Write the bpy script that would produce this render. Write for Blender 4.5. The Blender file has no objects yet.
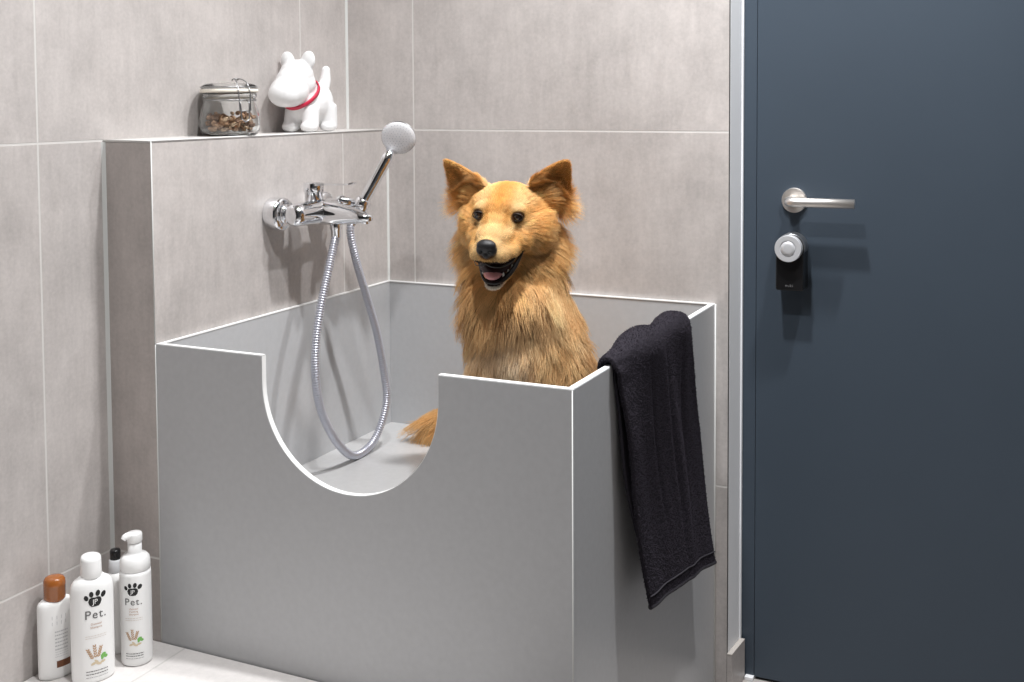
import bpy, bmesh, math, random
import numpy as np
from mathutils import Vector, Matrix, kdtree
from mathutils.bvhtree import BVHTree
random.seed(7); RNG = np.random.default_rng(11)
COL = bpy.context.scene.collection
SC = bpy.context.scene
PI = math.pi

# ------------------------------------------------------------------ dimensions (metres)
L, D, W, XE = 0.1113, 0.7912, 0.9125, 0.9395     # ledge depth, tub front, tub right side, end of tiled back wall
ZS, ZR, ZL, ZT = 0.297, 0.837, 1.199, 0.496     # step top, tub rim, ledge top, basin floor
H1, H2 = 1.1987, 0.4487                          # tile joint heights
TH = 0.0115                                      # tub panel thickness
YD = 0.088                                       # door plane
RX, RY0, CEIL = 2.5, -3.3, 2.55

# ------------------------------------------------------------------ helpers
def srgb(r, g, b):
    f = lambda c: (c/255/12.92) if c/255 <= .04045 else ((c/255+.055)/1.055)**2.4
    return (f(r), f(g), f(b), 1)

def mat(name, color, rough=.5, metal=0., spec=.5, coat=0., sheen=0., trans=0., ior=1.45, noise=0., nscale=20., bump=0., bscale=80., sss=0.):
    m = bpy.data.materials.new(name); m.use_nodes = True
    nt = m.node_tree; b = nt.nodes['Principled BSDF']
    b.inputs['Base Color'].default_value = color
    b.inputs['Roughness'].default_value = rough
    b.inputs['Metallic'].default_value = metal
    b.inputs['Specular IOR Level'].default_value = spec
    b.inputs['Coat Weight'].default_value = coat
    b.inputs['Sheen Weight'].default_value = sheen
    b.inputs['Transmission Weight'].default_value = trans
    b.inputs['IOR'].default_value = ior
    if sss:
        b.inputs['Subsurface Weight'].default_value = sss
        b.inputs['Subsurface Radius'].default_value = (.01, .006, .004)
    tc = nt.nodes.new('ShaderNodeTexCoord')
    if noise:
        n = nt.nodes.new('ShaderNodeTexNoise'); n.inputs['Scale'].default_value = nscale; n.inputs['Detail'].default_value = 6
        nt.links.new(tc.outputs['Object'], n.inputs['Vector'])
        mx = nt.nodes.new('ShaderNodeMix'); mx.data_type = 'RGBA'
        mx.inputs['A'].default_value = tuple(c*(1-noise) for c in color[:3])+(1,)
        mx.inputs['B'].default_value = tuple(min(1, c*(1+noise)) for c in color[:3])+(1,)
        nt.links.new(n.outputs['Fac'], mx.inputs['Factor']); nt.links.new(mx.outputs['Result'], b.inputs['Base Color'])
    if bump:
        n = nt.nodes.new('ShaderNodeTexNoise'); n.inputs['Scale'].default_value = bscale; n.inputs['Detail'].default_value = 4
        nt.links.new(tc.outputs['Object'], n.inputs['Vector'])
        bp = nt.nodes.new('ShaderNodeBump'); bp.inputs['Strength'].default_value = bump; bp.inputs['Distance'].default_value = .002
        nt.links.new(n.outputs['Fac'], bp.inputs['Height']); nt.links.new(bp.outputs['Normal'], b.inputs['Normal'])
    return m

def tile_mat(name, joints, base=(.325, .302, .290), rough=.42, seed=0., grout=(.66, .64, .615), con=1.9):
    """stone tile: cloudy concrete look with thin pale joints; joints = [(axis, offset, period)] in world metres"""
    m = bpy.data.materials.new(name); m.use_nodes = True
    nt = m.node_tree; N = nt.nodes; K = nt.links.new; b = N['Principled BSDF']
    g = N.new('ShaderNodeNewGeometry')
    sep = N.new('ShaderNodeSeparateXYZ'); K(g.outputs['Position'], sep.inputs[0])
    add = N.new('ShaderNodeVectorMath'); add.operation = 'ADD'; add.inputs[1].default_value = (seed, seed*1.7, seed*.6); K(g.outputs['Position'], add.inputs[0])
    def noise(sc, det, rgh, vec=add.outputs[0]):
        n = N.new('ShaderNodeTexNoise'); n.inputs['Scale'].default_value = sc; n.inputs['Detail'].default_value = det; n.inputs['Roughness'].default_value = rgh
        K(vec, n.inputs['Vector']); return n.outputs['Fac']
    def math_(op, a, bb=None, c=None):
        n = N.new('ShaderNodeMath'); n.operation = op
        for i, v in enumerate((a, bb, c)):
            if v is None: continue
            if isinstance(v, (int, float)): n.inputs[i].default_value = v
            else: K(v, n.inputs[i])
        return n.outputs[0]
    mp = N.new('ShaderNodeMapping'); mp.inputs['Scale'].default_value = (1, 1, .16); K(add.outputs[0], mp.inputs['Vector'])
    streak = noise(60, 3, .6, mp.outputs[0])
    big = noise(3.2, 8, .62); mid = noise(14, 8, .7); fine = noise(150, 4, .6)
    v = math_('MULTIPLY_ADD', big, .30, .35)
    v = math_('MULTIPLY_ADD', mid, .26, v); v = math_('MULTIPLY_ADD', fine, .16, v); v = math_('MULTIPLY_ADD', streak, .14, v)
    v = math_('SUBTRACT', v, .78); v = math_('MULTIPLY_ADD', v, con, 1.0)
    v = math_('MULTIPLY', v, 1.54)
    vm = N.new('ShaderNodeVectorMath'); vm.operation = 'SCALE'; vm.inputs[0].default_value = base; K(v, vm.inputs['Scale'])
    mask = None
    for ax, off, per in joints:
        a = math_('SUBTRACT', sep.outputs['XYZ'.index(ax)], off-per/2)
        a = math_('MODULO', math_('ADD', a, per*20), per)
        a = math_('ABSOLUTE', math_('SUBTRACT', a, per/2))
        a = math_('SUBTRACT', .0023, a)
        a = math_('MULTIPLY', a, 1200); 
        n = N.new('ShaderNodeClamp'); K(a, n.inputs[0]); a = n.outputs[0]
        mask = a if mask is None else math_('MAXIMUM', mask, a)
    mx = N.new('ShaderNodeMix'); mx.data_type = 'RGBA'; mx.inputs['B'].default_value = grout+(1,)
    K(vm.outputs[0], mx.inputs['A'])
    bh = math_('MULTIPLY', fine, .15)
    if mask is not None:
        K(mask, mx.inputs['Factor']); bh = math_('SUBTRACT', bh, mask)
    else: mx.inputs['Factor'].default_value = 0
    K(mx.outputs['Result'], b.inputs['Base Color'])
    bp = N.new('ShaderNodeBump'); bp.inputs['Strength'].default_value = .35; bp.inputs['Distance'].default_value = .0012
    K(bh, bp.inputs['Height']); K(bp.outputs[0], b.inputs['Normal'])
    K(math_('MULTIPLY_ADD', mid, .25, rough-.12), b.inputs['Roughness'])
    return m

class MB:
    """collects shapes and links them as ONE mesh object"""
    def __init__(s): s.v = []; s.f = []; s.mi = []; s.sm = []
    def add(s, vs, fs, mi=0, smooth=False):
        o = len(s.v); s.v += [tuple(x) for x in vs]
        for f in fs: s.f.append(tuple(i+o for i in f)); s.mi.append(mi); s.sm.append(smooth)
        return s
    def box(s, x0, x1, y0, y1, z0, z1, mi=0, bevel=0.):
        bm = bmesh.new(); bmesh.ops.create_cube(bm, size=1)
        for v in bm.verts: v.co = Vector(((x0+x1)/2+v.co.x*(x1-x0), (y0+y1)/2+v.co.y*(y1-y0), (z0+z1)/2+v.co.z*(z1-z0)))
        if bevel: bmesh.ops.bevel(bm, geom=bm.edges[:], offset=bevel, segments=2, affect='EDGES', profile=.5)
        return s.bm(bm, mi)
    def bm(s, bm, mi=0, smooth=False, M=None):
        bm.verts.index_update()
        s.add([(M @ v.co if M else v.co) for v in bm.verts], [[v.index for v in f.verts] for f in bm.faces], mi, smooth); bm.free(); return s
    def lathe(s, prof, M=Matrix(), n=40, mi=0, sx=1., sy=1., smooth=True, caps=True):
        vs = []; fs = []
        for r, z in prof:
            for i in range(n):
                a = 2*PI*i/n; vs.append(M @ Vector((r*math.cos(a)*sx, r*math.sin(a)*sy, z)))
        for j in range(len(prof)-1):
            for i in range(n): fs.append((j*n+i, j*n+(i+1) % n, (j+1)*n+(i+1) % n, (j+1)*n+i))
        if caps: fs.append(tuple(range(n))[::-1]); fs.append(tuple((len(prof)-1)*n+i for i in range(n)))
        return s.add(vs, fs, mi, smooth)
    def tube(s, pts, rad, n=14, mi=0, caps=True, smooth=True):
        pts = [Vector(p) for p in pts]; m = len(pts); vs = []; fs = []
        rr = rad if hasattr(rad, '__len__') else [rad]*m
        t0 = (pts[1]-pts[0]).normalized(); up = Vector((0, 0, 1)) if abs(t0.z) < .9 else Vector((1, 0, 0))
        nrm = t0.cross(up).normalized()
        for i, p in enumerate(pts):
            t = (pts[min(i+1, m-1)]-pts[max(i-1, 0)]).normalized()
            nrm = (nrm-t*nrm.dot(t)).normalized(); bn = t.cross(nrm)
            for k in range(n):
                a = 2*PI*k/n; vs.append(p+(nrm*math.cos(a)+bn*math.sin(a))*rr[i])
        for j in range(m-1):
            for i in range(n): fs.append((j*n+i, j*n+(i+1) % n, (j+1)*n+(i+1) % n, (j+1)*n+i))
        if caps: fs.append(tuple(range(n))[::-1]); fs.append(tuple((m-1)*n+i for i in range(n)))
        return s.add(vs, fs, mi, smooth)
    def ball(s, c, r, R=None, sub=3, mi=0):
        bm = bmesh.new(); bmesh.ops.create_icosphere(bm, subdivisions=sub, radius=1)
        M = Matrix.Translation(Vector(c)) @ (R.to_4x4() if R else Matrix()) @ Matrix.Diagonal(Vector((r[0], r[1], r[2], 1)) if hasattr(r, '__len__') else Vector((r, r, r, 1)))
        return s.bm(bm, mi, True, M)
    def build(s, name, mats, parent=None, origin=None):
        me = bpy.data.meshes.new(name); 
        o_ = Vector(origin) if origin else Vector((0, 0, 0))
        me.from_pydata([Vector(v)-o_ for v in s.v], [], s.f)
        for m in (mats if isinstance(mats, (list, tuple)) else [mats]): me.materials.append(m)
        me.polygons.foreach_set('material_index', s.mi); me.polygons.foreach_set('use_smooth', s.sm); me.update()
        bm = bmesh.new(); bm.from_mesh(me); bmesh.ops.recalc_face_normals(bm, faces=bm.faces[:]); bm.to_mesh(me); bm.free()
        ob = bpy.data.objects.new(name, me); COL.objects.link(ob); ob.location = o_
        if parent: put(ob, parent)
        return ob

def put(ob, parent):
    """parent without moving (parents are unrotated)"""
    ob.parent = parent
    p = parent; off = Vector((0, 0, 0))
    while p: off += p.location; p = p.parent
    ob.location = ob.location-off

def empty(name, loc, label=None, cat=None, group=None, kind=None):
    o = bpy.data.objects.new(name, None); COL.objects.link(o); o.location = loc; o.empty_display_size = .05
    return tag(o, label, cat, group, kind)

def tag(o, label=None, cat=None, group=None, kind=None):
    if label: o['label'] = label
    if cat: o['category'] = cat
    if group: o['group'] = group
    if kind: o['kind'] = kind
    return o

def struct(mb, name, mats): return tag(mb.build(name, mats), kind='structure')

def spline(pts, n):
    """Catmull-Rom through pts"""
    P = [Vector(p) for p in pts]; P = [P[0]*2-P[1]]+P+[P[-1]*2-P[-2]]; out = []
    m = len(P)-3
    for k in range(n):
        u = k/(n-1)*m; i = min(int(u), m-1); t = u-i
        a, b, c, d = P[i:i+4]
        out.append(.5*((2*b)+(c-a)*t+(2*a-5*b+4*c-d)*t*t+(3*b-a-3*c+d)*t**3))
    return out

def frame_to(z_axis, x_hint=(1, 0, 0)):
    z = Vector(z_axis).normalized(); x = Vector(x_hint); x = (x-z*x.dot(z)).normalized(); y = z.cross(x)
    return Matrix((x, y, z)).transposed()

def placed(R, t): return Matrix.Translation(Vector(t)) @ R.to_4x4()

# ------------------------------------------------------------------ materials
CH = mat('chrome', (.86, .87, .89, 1), rough=.06, metal=1)
STEEL = mat('brushed_steel', (.84, .80, .76, 1), rough=.42, metal=1)
WHITEPL = mat('white_paint', (.92, .93, .95, 1), rough=.5, noise=.02)
CAULK = mat('pale_caulk', (.66, .67, .65, 1), rough=.5)
EDGE = mat('pale_edge', (.80, .79, .77, 1), rough=.4)
WHITEP = mat('white_plastic', (.95, .95, .94, 1), rough=.28, coat=.2)
BLACKP = mat('black_plastic', (.012, .012, .013, 1), rough=.35)

TL = tile_mat('tile_left', [('Y', -.1885, .75), ('Z', H2, .75)], seed=3.1)
TB = tile_mat('tile_back', [('X', .185, .757), ('Z', H2, .75)], seed=7.7)
TLF = tile_mat('tile_ledge_front', [('Y', -.1884, .75), ('Z', H2, .75)], seed=12.3)
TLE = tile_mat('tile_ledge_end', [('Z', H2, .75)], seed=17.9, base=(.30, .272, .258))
TP = tile_mat('tile_plain', [], seed=5.)
TS = tile_mat('tile_step', [('X', .168, .75)], seed=21., base=(.52, .50, .487), con=1.0)
TF = tile_mat('tile_floor', [('X', 1.147, .75), ('Y', -.55, .75)], seed=25., base=(.26, .242, .23))
PLAST = mat('plaster', (.70, .69, .68, 1), rough=.8)

# ------------------------------------------------------------------ the room
struct(MB().box(-.12, 0, RY0, 0, 0, CEIL), 'wall_left', TL)
struct(MB().box(-.12, XE, 0, .22, 0, CEIL), 'wall_back', [TB])
struct(MB().box(RX, RX+.1, RY0, .22, 0, CEIL), 'wall_right', mat('grey_wall', (.14, .135, .13, 1), rough=.7))
mb = MB().box(XE, RX+.1, YD, .22, 2.10, CEIL); mb.box(1.93, RX+.1, YD, .22, 0, 2.10)
struct(mb, 'wall_door_side', WHITEPL)
struct(MB().box(-.12, 1.5, RY0-.1, RY0, 0, CEIL), 'wall_front_added', mat('dark_wall', (.035, .033, .032, 1), rough=.6))  # unseen wall added behind the camera for dark reflections in the chrome
struct(MB().box(-.12, RX+.1, RY0, .22, CEIL, CEIL+.1), 'ceiling', mat('ceiling_white', (.8, .79, .77, 1), rough=.9))
struct(MB().box(-.12, RX+.1, RY0, .22, -.1, 0), 'floor', TF)
# ledge (boxed-out tiled wall that carries the mixer)
mb = MB()
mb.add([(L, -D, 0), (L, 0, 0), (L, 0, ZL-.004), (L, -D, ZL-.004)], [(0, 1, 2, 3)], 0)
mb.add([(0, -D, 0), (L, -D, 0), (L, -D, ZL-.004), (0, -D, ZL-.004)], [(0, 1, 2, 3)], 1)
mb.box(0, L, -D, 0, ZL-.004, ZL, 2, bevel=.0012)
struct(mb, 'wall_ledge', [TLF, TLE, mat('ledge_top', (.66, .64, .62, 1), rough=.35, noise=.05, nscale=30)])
XR = XE+.0077                                    # reveal angled slightly towards the room so the spots brighten it
def splay(mb, a0, a1, y0, y1, z0, z1):
    k = (XR-XE)/YD
    vs = [(XE+k*y+a, y, z) for z in (z0, z1) for y, a in ((y0, a0), (y0, a1), (y1, a1), (y1, a0))]
    return mb.add(vs, [(0, 1, 2, 3), (4, 7, 6, 5), (0, 4, 5, 1), (1, 5, 6, 2), (2, 6, 7, 3), (3, 7, 4, 0)])
# painted reveal beside the door, the dark strip at the tile edge and its skirting
struct(splay(MB(), -.0005, .0004, .009, YD, .07, CEIL), 'wall_reveal', WHITEPL)
struct(MB().box(XE-.0012, XE+.0005, .0005, .010, 0, CEIL), 'trim_1', mat('dark_edge_strip', (.10, .095, .09, 1), rough=.4))
struct(splay(MB(), .0002, .0028, YD-.009, YD-.002, .085, 2.1), 'trim_2', mat('white_seal', (.9, .92, .95, 1), rough=.35))
mb = splay(MB(), .001, .0115, -.0005, YD-.006, 0, .088)
struct(mb, 'baseboard_reveal', [TP])
struct(splay(MB(), .0008, .0118, -.001, YD-.006, .0868, .0890), 'trim_3', mat('tile_cut_edge', (.56, .52, .48, 1), rough=.5))
# pale joints in the inner corners
def corner(name, x, y, z0, z1, sx, sy, w=.0045):
    mb = MB(); vs = [(x, y), (x+sx*w, y), (x, y+sy*w)]
    mb.add([(a, b, z0) for a, b in vs]+[(a, b, z1) for a, b in vs], [(0, 1, 2), (3, 5, 4), (0, 3, 4, 1), (1, 4, 5, 2), (2, 5, 3, 0)])
    struct(mb, name, CAULK)
corner('trim_4', 0, 0, ZL, CEIL, 1, -1)
corner('trim_5', L, 0, ZR, ZL-.005, 1, -1, .004)
corner('trim_6', 0, -D, ZS, ZL-.003, 1, -1, .0055)
# pale edges of the ledge
struct(MB().tube([(0, -D, ZL), (L, -D, ZL), (L, 0, ZL)], .0017, n=8), 'trim_7', EDGE)
struct(MB().tube([(L, -D, ZR), (L, -D, ZL)], .0012, n=8), 'trim_8', CAULK)

# tiled step in front of the tub
st = MB().box(.0005, .80, -1.75, -D-.002, 0.0, ZS, bevel=.0015)
tag(st.build('tiled_step', [TS], origin=None), 'raised floor step clad in grey beige stone tile, carrying the shampoo bottles', 'step')

# door
dm = mat('blue_lacquer', (.053, .070, .092, 1), rough=.42, spec=.35, noise=.06, nscale=4, bump=.05, bscale=400)
door = tag(empty('door_1', (1.4, YD, 0), 'dark slate blue door with steel lever handle', 'door'), kind='structure')
MB().box(.9778, 1.86, YD, YD+.045, .006, 2.06, bevel=.0012).build('door_leaf', dm, door)
MB().box(XR-.002, .9770, YD+.001, YD+.06, .004, 2.10, bevel=.0012).box(1.863, 1.93, YD+.001, YD+.06, .004, 2.10, bevel=.0012).box(XR-.002, 1.93, YD+.001, YD+.06, 2.063, 2.12, bevel=.0012).build('door_frame', dm, door)
MB().box(XR+.0118, .9775, YD-.012, YD+.03, 0, .0075, bevel=.001).build('threshold_cap', WHITEPL, door)
struct(MB().box(XR, 1.93, YD+.05, .22, 0, 2.1), 'wall_behind_door', BLACKP)
hz = 1.0535; hx = 1.0545
Ry = frame_to((0, -1, 0), (1, 0, 0))
MB().lathe([(.0, 0), (.0262, 0), (.0262, .0075), (.0255, .0085), (0, .0085)], placed(Ry, (hx+.004, YD, hz)), n=48, smooth=False).build('handle_rose', STEEL, door)
hp = [(hx, YD-.008, hz), (hx, YD-.040, hz)]+[(hx+.0125*(1-math.cos(a)), YD-.040-.0125*math.sin(a), hz) for a in (.3, .6, .9, 1.2, 1.45, PI/2)]+[(1.1890, YD-.0525, hz)]
MB().tube(hp, .0098, n=24).build('door_handle', STEEL, door)
# smart lock below
lk = empty('smart_lock', (1.0555, YD, .911), 'black electronic door lock with round silver knob, below the lever handle', 'lock')
bm_ = MB()
def rrect(w, h, r, n=6):
    o = []
    for cx, cy, a0 in ((w/2-r, h/2-r, 0), (-w/2+r, h/2-r, PI/2), (-w/2+r, -h/2+r, PI), (w/2-r, -h/2+r, 1.5*PI)):
        for k in range(n+1): a = a0+PI/2*k/n; o.append((cx+r*math.cos(a), cy+r*math.sin(a)))
    return o
def prism(mb, outline, M, h, mi=0, inset=.0015):
    n = len(outline); vs = []
    for z, k in ((0, 1), (h-inset, 1), (h, 1-inset/.03)):
        vs += [M @ Vector((x*k, y*k, z)) for x, y in outline]
    fs = [tuple(range(n))[::-1], tuple(2*n+i for i in range(n))]
    for j in range(2): fs += [(j*n+i, j*n+(i+1) % n, (j+1)*n+(i+1) % n, (j+1)*n+i) for i in range(n)]
    return mb.add(vs, fs, mi)
# body: rounded at the top round the knob, square below
out = [(.0285*math.cos(a), .046+.0285*math.sin(a)) for a in np.linspace(0, PI, 25)]
out += [(-.0285, -.040), (-.0255, -.043), (.0255, -.043), (.0285, -.040)]
prism(bm_, out, placed(Ry, (1.0580, YD, .911)), .047)
bm_.build('lock_body', mat('lock_black', (.010, .010, .011, 1), rough=.3), lk)
kn = MB(); KM = placed(Ry, (1.0580, YD-.046, .9575))
kn.lathe([(.0262, 0), (.0275, .001), (.0275, .0175), (.0268, .0185), (.0172, .0185)], KM, n=48, caps=False, smooth=False)
kn.lathe([(.0172, .0185), (.0168, .0172), (.0152, .0172)], KM, n=48, caps=False, smooth=False)
kn.lathe([(.0152, .0172), (.0145, .0190), (.008, .0196), (0.0001, .0198)], KM, n=48, caps=False, smooth=True)
kn.build('lock_knob', mat('satin_silver', (.66, .67, .69, 1), rough=.38, metal=.35), lk)
MB().lathe([(.0287, .004), (.0298, .005), (.0298, .038), (.0287, .040)], placed(Ry, (1.0580, YD, .957)), n=48, caps=True).build('collar', mat('satin_silver_ring', (.42, .43, .45, 1), rough=.3, metal=.8), lk)

def text_mesh(s, size, extrude=0., align='CENTER', spacing=1.):
    cu = bpy.data.curves.new('lettering', 'FONT'); cu.body = s; cu.size = size; cu.align_x = align; cu.align_y = 'CENTER'; cu.space_character = spacing
    cu.resolution_u = 3; cu.extrude = extrude
    ob = bpy.data.objects.new('lettering', cu); COL.objects.link(ob)
    dg = bpy.context.evaluated_depsgraph_get(); me = bpy.data.meshes.new_from_object(ob.evaluated_get(dg))
    vs = [v.co.copy() for v in me.vertices]; fs = [tuple(p.vertices) for p in me.polygons]
    bpy.data.objects.remove(ob); bpy.data.curves.remove(cu); bpy.data.meshes.remove(me)
    return vs, fs
vs, fs = text_mesh('nuki', .0085, spacing=1.15)
M_ = placed(frame_to((0, -1, 0), (1, 0, 0)), (1.0575, YD-.0475, .8785))
MB().add([M_ @ v for v in vs], fs).build('lock_logo', mat('logo_grey', (.22, .22, .23, 1), rough=.5), lk)

# ------------------------------------------------------------------ the dog wash tub
tub = empty('dog_wash_tub', (.5, -.4, 0), 'built-in grey stone dog washing tub with a rounded cutout in its front', 'washtub')
def slab_mat(name, c, rough):
    return mat(name, c, rough=rough, noise=.07, nscale=90, bump=.04, bscale=600)
GREY = slab_mat('grey_slab', (.49, .495, .505, 1), .34)
GREYF = slab_mat('grey_slab_front', (.49, .495, .505, 1), .40)
GREYB = slab_mat('grey_basin', (.52, .517, .515, 1), .22)
# front panel with U cutout
cx, cr, cz = .5145, .1705, .7925
cut = [(cx+cr, ZR)]+[(cx+cr*math.cos(a), cz+cr*math.sin(a)) for a in np.linspace(0, -PI, 49)]+[(cx-cr, ZR)]
x0, x1 = L+.0005, W
outl = [(x0, 0), (x1, 0), (x1, ZR)]+cut+[(x0, ZR)]
def panel(outl, y0, y1):
    bm = bmesh.new()
    f = bm.faces.new([bm.verts.new((x, y0, z)) for x, z in outl])
    r = bmesh.ops.extrude_face_region(bm, geom=[f]); 
    for v in r['geom']:
        if isinstance(v, bmesh.types.BMVert): v.co.y = y1
    bmesh.ops.triangulate(bm, faces=[f for f in bm.faces if len(f.verts) > 4])
    return bm
MB().bm(panel(outl, -D, -D+TH)).build('front_panel', GREYF, tub)
MB().box(W-TH, W, -D+TH+.0003, -.0005, 0, ZR-.0001).build('side_panel', GREY, tub)
MB().box(L+.0005, L+.0075, -D+TH+.0003, -.0005, ZT-.02, ZR-.0005).build('ledge_lining', GREY, tub)
MB().box(L+.0078, W-TH-.0003, -.008, -.0005, ZT-.02, ZR-.0005).build('back_lining', GREY, tub)
MB().box(L+.0078, W-TH-.0003, -D+TH+.0003, -.0083, ZT-.03, ZT).build('basin_floor', GREYB, tub)
# pale rim and edge joints, whitened to show light from above
rim = MB()
e = .0009
rim.box(L+.001, cx-cr, -D+e, -D+TH-e, ZR-.001, ZR+.0014)
rim.box(cx+cr, W-e, -D+e, -D+TH, ZR-.001, ZR+.0014)
rim.box(W-TH+e, W-e, -D+TH-.001, -.001, ZR-.001, ZR+.0014)
rim.box(L+.001, L+.0085, -D+TH-.001, -.009, ZR-.001, ZR+.0012)
rim.box(L+.001, W-TH, -.0095, -.0006, ZR-.001, ZR+.0012)
# pale cut edge of the U
for i in range(len(cut)-1):
    (xa, za), (xb, zb) = cut[i], cut[i+1]
    t = Vector((xb-xa, 0, zb-za)); n = Vector((t.z, 0, -t.x)).normalized()*-.0009
    if (Vector((cx, 0, cz+.05))-Vector((xa, 0, za))).dot(n) < 0: n = -n
    rim.add([(xa, -D+.0006, za), (xb, -D+.0006, zb), (xb, -D+TH-.0006, zb), (xa, -D+TH-.0006, za), (xa+n.x, -D+.0006, za+n.z), (xb+n.x, -D+.0006, zb+n.z), (xb+n.x, -D+TH-.0006, zb+n.z), (xa+n.x, -D+TH-.0006, za+n.z)],
            [(4, 5, 6, 7), (0, 1, 5, 4), (2, 3, 7, 6)])
rim.build('edge_trim', mat('rim_edge', (.88, .88, .87, 1), rough=.35), tub)
for a_, b_, r_ in (((W-.0006, -D+.0006, 0), (W-.0006, -D+.0006, ZR), .0010), ((W, -.0032, 0), (W, -.0032, ZR), .0026), ((L+.0008, -D, ZS), (L+.0008, -D, ZR), .0012)):
    MB().tube([a_, b_], r_, n=8).build('corner_joint', CAULK, tub)

# ------------------------------------------------------------------ bath mixer on the ledge wall
MZ = 1.0394; BX = L+.066
mix = empty('shower_mixer', (L, -.374, MZ), 'chrome shower mixer tap mounted on the tiled ledge wall', 'mixer tap')
AX = frame_to((1, 0, 0), (0, 1, 0))
for yy in (-.449, -.299):
    MB().lathe([(.0325, 0), (.0335, .002), (.0335, .026), (.0315, .031), (.0225, .0325)], placed(AX, (L, yy, MZ)), n=48).build('escutcheon', CH, mix)
    mb = MB().lathe([(.0205, .032), (.0205, .040), (.0185, .041)], placed(AX, (L, yy, MZ)), n=30)
    mb.lathe([(.0165, .030), (.0165, .066)], placed(AX, (L, yy, MZ)), n=32)
    mb.build('union_nut', CH, mix)
AY = frame_to((0, 1, 0), (1, 0, 0))
body = [(.0, -.476), (.012, -.4755), (.0185, -.473), (.0220, -.467), (.0232, -.458), (.0238, -.440), (.0244, -.420), (.0250, -.400), (.0252, -.3785), (.0266, -.3775), (.0266, -.3705), (.0252, -.3695), (.0250, -.354), (.0240, -.335), (.0232, -.312), (.0225, -.295), (.0205, -.285), (.012, -.2785), (0, -.278)]
MB().lathe(body, placed(AY, (BX, 0, MZ)), n=40, caps=False).build('mixer_body', CH, mix)
MB().lathe([(.0185, 0), (.0185, .032), (.0205, .034), (.0205, .037)], placed(Matrix.Identity(3), (BX-.004, -.3905, MZ+.0185)), n=40).build('cartridge_housing', CH, mix)
lv = MB().lathe([(.0195, 0), (.0208, .001), (.0208, .017), (.0200, .019), (0.0001, .0198)], placed(Matrix.Identity(3), (BX-.004, -.3905, MZ+.0415)), n=40)
def bar(mb, pts, wid, thk, side=(0, 1, 0)):
    n = len(pts); vs = []; s_ = Vector(side)
    for i, p in enumerate(pts):
        p = Vector(p); t = (Vector(pts[min(i+1, n-1)])-Vector(pts[max(i-1, 0)])).normalized(); up = t.cross(s_).normalized()
        w_ = wid[i]/2; h_ = thk[i]/2
        for a, b in ((-1, -1), (1, -1), (1, 1), (-1, 1)): vs.append(p+s_*a*w_+up*b*h_)
    fs = [(0, 1, 2, 3), tuple(4*(n-1)+k for k in (3, 2, 1, 0))]
    for i in range(n-1):
        for k in range(4): fs.append((4*i+k, 4*i+(k+1) % 4, 4*i+4+(k+1) % 4, 4*i+4+k))
    return mb.add(vs, fs)
z0 = MZ+.0575
bar(lv, [(BX+.004, -.3905, z0), (BX+.03, -.389, z0+.001), (BX+.07, -.3865, z0+.001), (BX+.083, -.386, z0+.002), (BX+.093, -.3855, z0+.0055)], [.034, .026, .019, .017, .013], [.006, .0042, .0032, .0032, .002])
lv.build('lever', CH, mix)
# spout towards the room, tapering to an aerator
sp = MB(); n = 28; vs = []; rows = []
for k in range(15):
    t = k/14; x = BX+.004+t*.121
    hh = .0215*(1-t)**.75*.95+.0052+.002*math.sin(PI*t); ww = .026*(1-t*.45)-.003*max(0, t-.85)/.15*3
    zc = MZ-.002-.006*t-.002*t*t
    for i in range(n):
        a = 2*PI*i/n; ca, sa = math.cos(a), math.sin(a)
        vs.append((x, -.374+ww*abs(ca)**.8*(1 if ca > 0 else -1), zc+hh*abs(sa)**.9*(1 if sa > 0 else -1)))
fs = [tuple(range(n))[::-1], tuple(14*n+i for i in range(n))]
for j in range(14):
    for i in range(n): fs.append((j*n+i, j*n+(i+1) % n, (j+1)*n+(i+1) % n, (j+1)*n+i))
sp.add(vs, fs, 0, True).build('spout', CH, mix)
MB().lathe([(.0105, 0), (.0115, .001), (.0115, .007), (.0105, .009)], placed(Matrix.Rotation(.25, 3, 'Y'), (BX+.106, -.374, MZ-.0195)), n=28).build('aerator', CH, mix)
MB().lathe([(.0088, -.012), (.0100, -.010), (.0100, .004), (.0120, .006), (.0120, .020), (.009, .022)], placed(Matrix.Identity(3), (.2165, -.376, MZ-.041)), n=28).build('hose_outlet', CH, mix)
# handset cradle
P0 = Vector((.2145, -.3055, MZ-.020)); HH = Vector((.2955, -.252, 1.191))
ax = (HH-P0).normalized(); hr = frame_to(ax, (0, 1, 0))
cr_ = MB().lathe([(.0150, -.012), (.0168, -.010), (.0168, .010), (.0150, .012), (.0128, .012), (.0128, -.012)], placed(hr, P0+ax*.034), n=32, caps=False)
cr_.add([cr_.v[i] for i in range(32)]+[cr_.v[i] for i in range(5*32, 6*32)], [(i, (i+1) % 32, 32+(i+1) % 32, 32+i) for i in range(32)])
c0 = P0+ax*.034
cr_.tube([(BX+.002, -.318, MZ+.012), (BX+.010, -.313, MZ+.019), tuple(c0+Vector((-.014, -.004, 0)))], [.012, .0115, .009], n=16)
cr_.build('handset_cradle', CH, mix)

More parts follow.
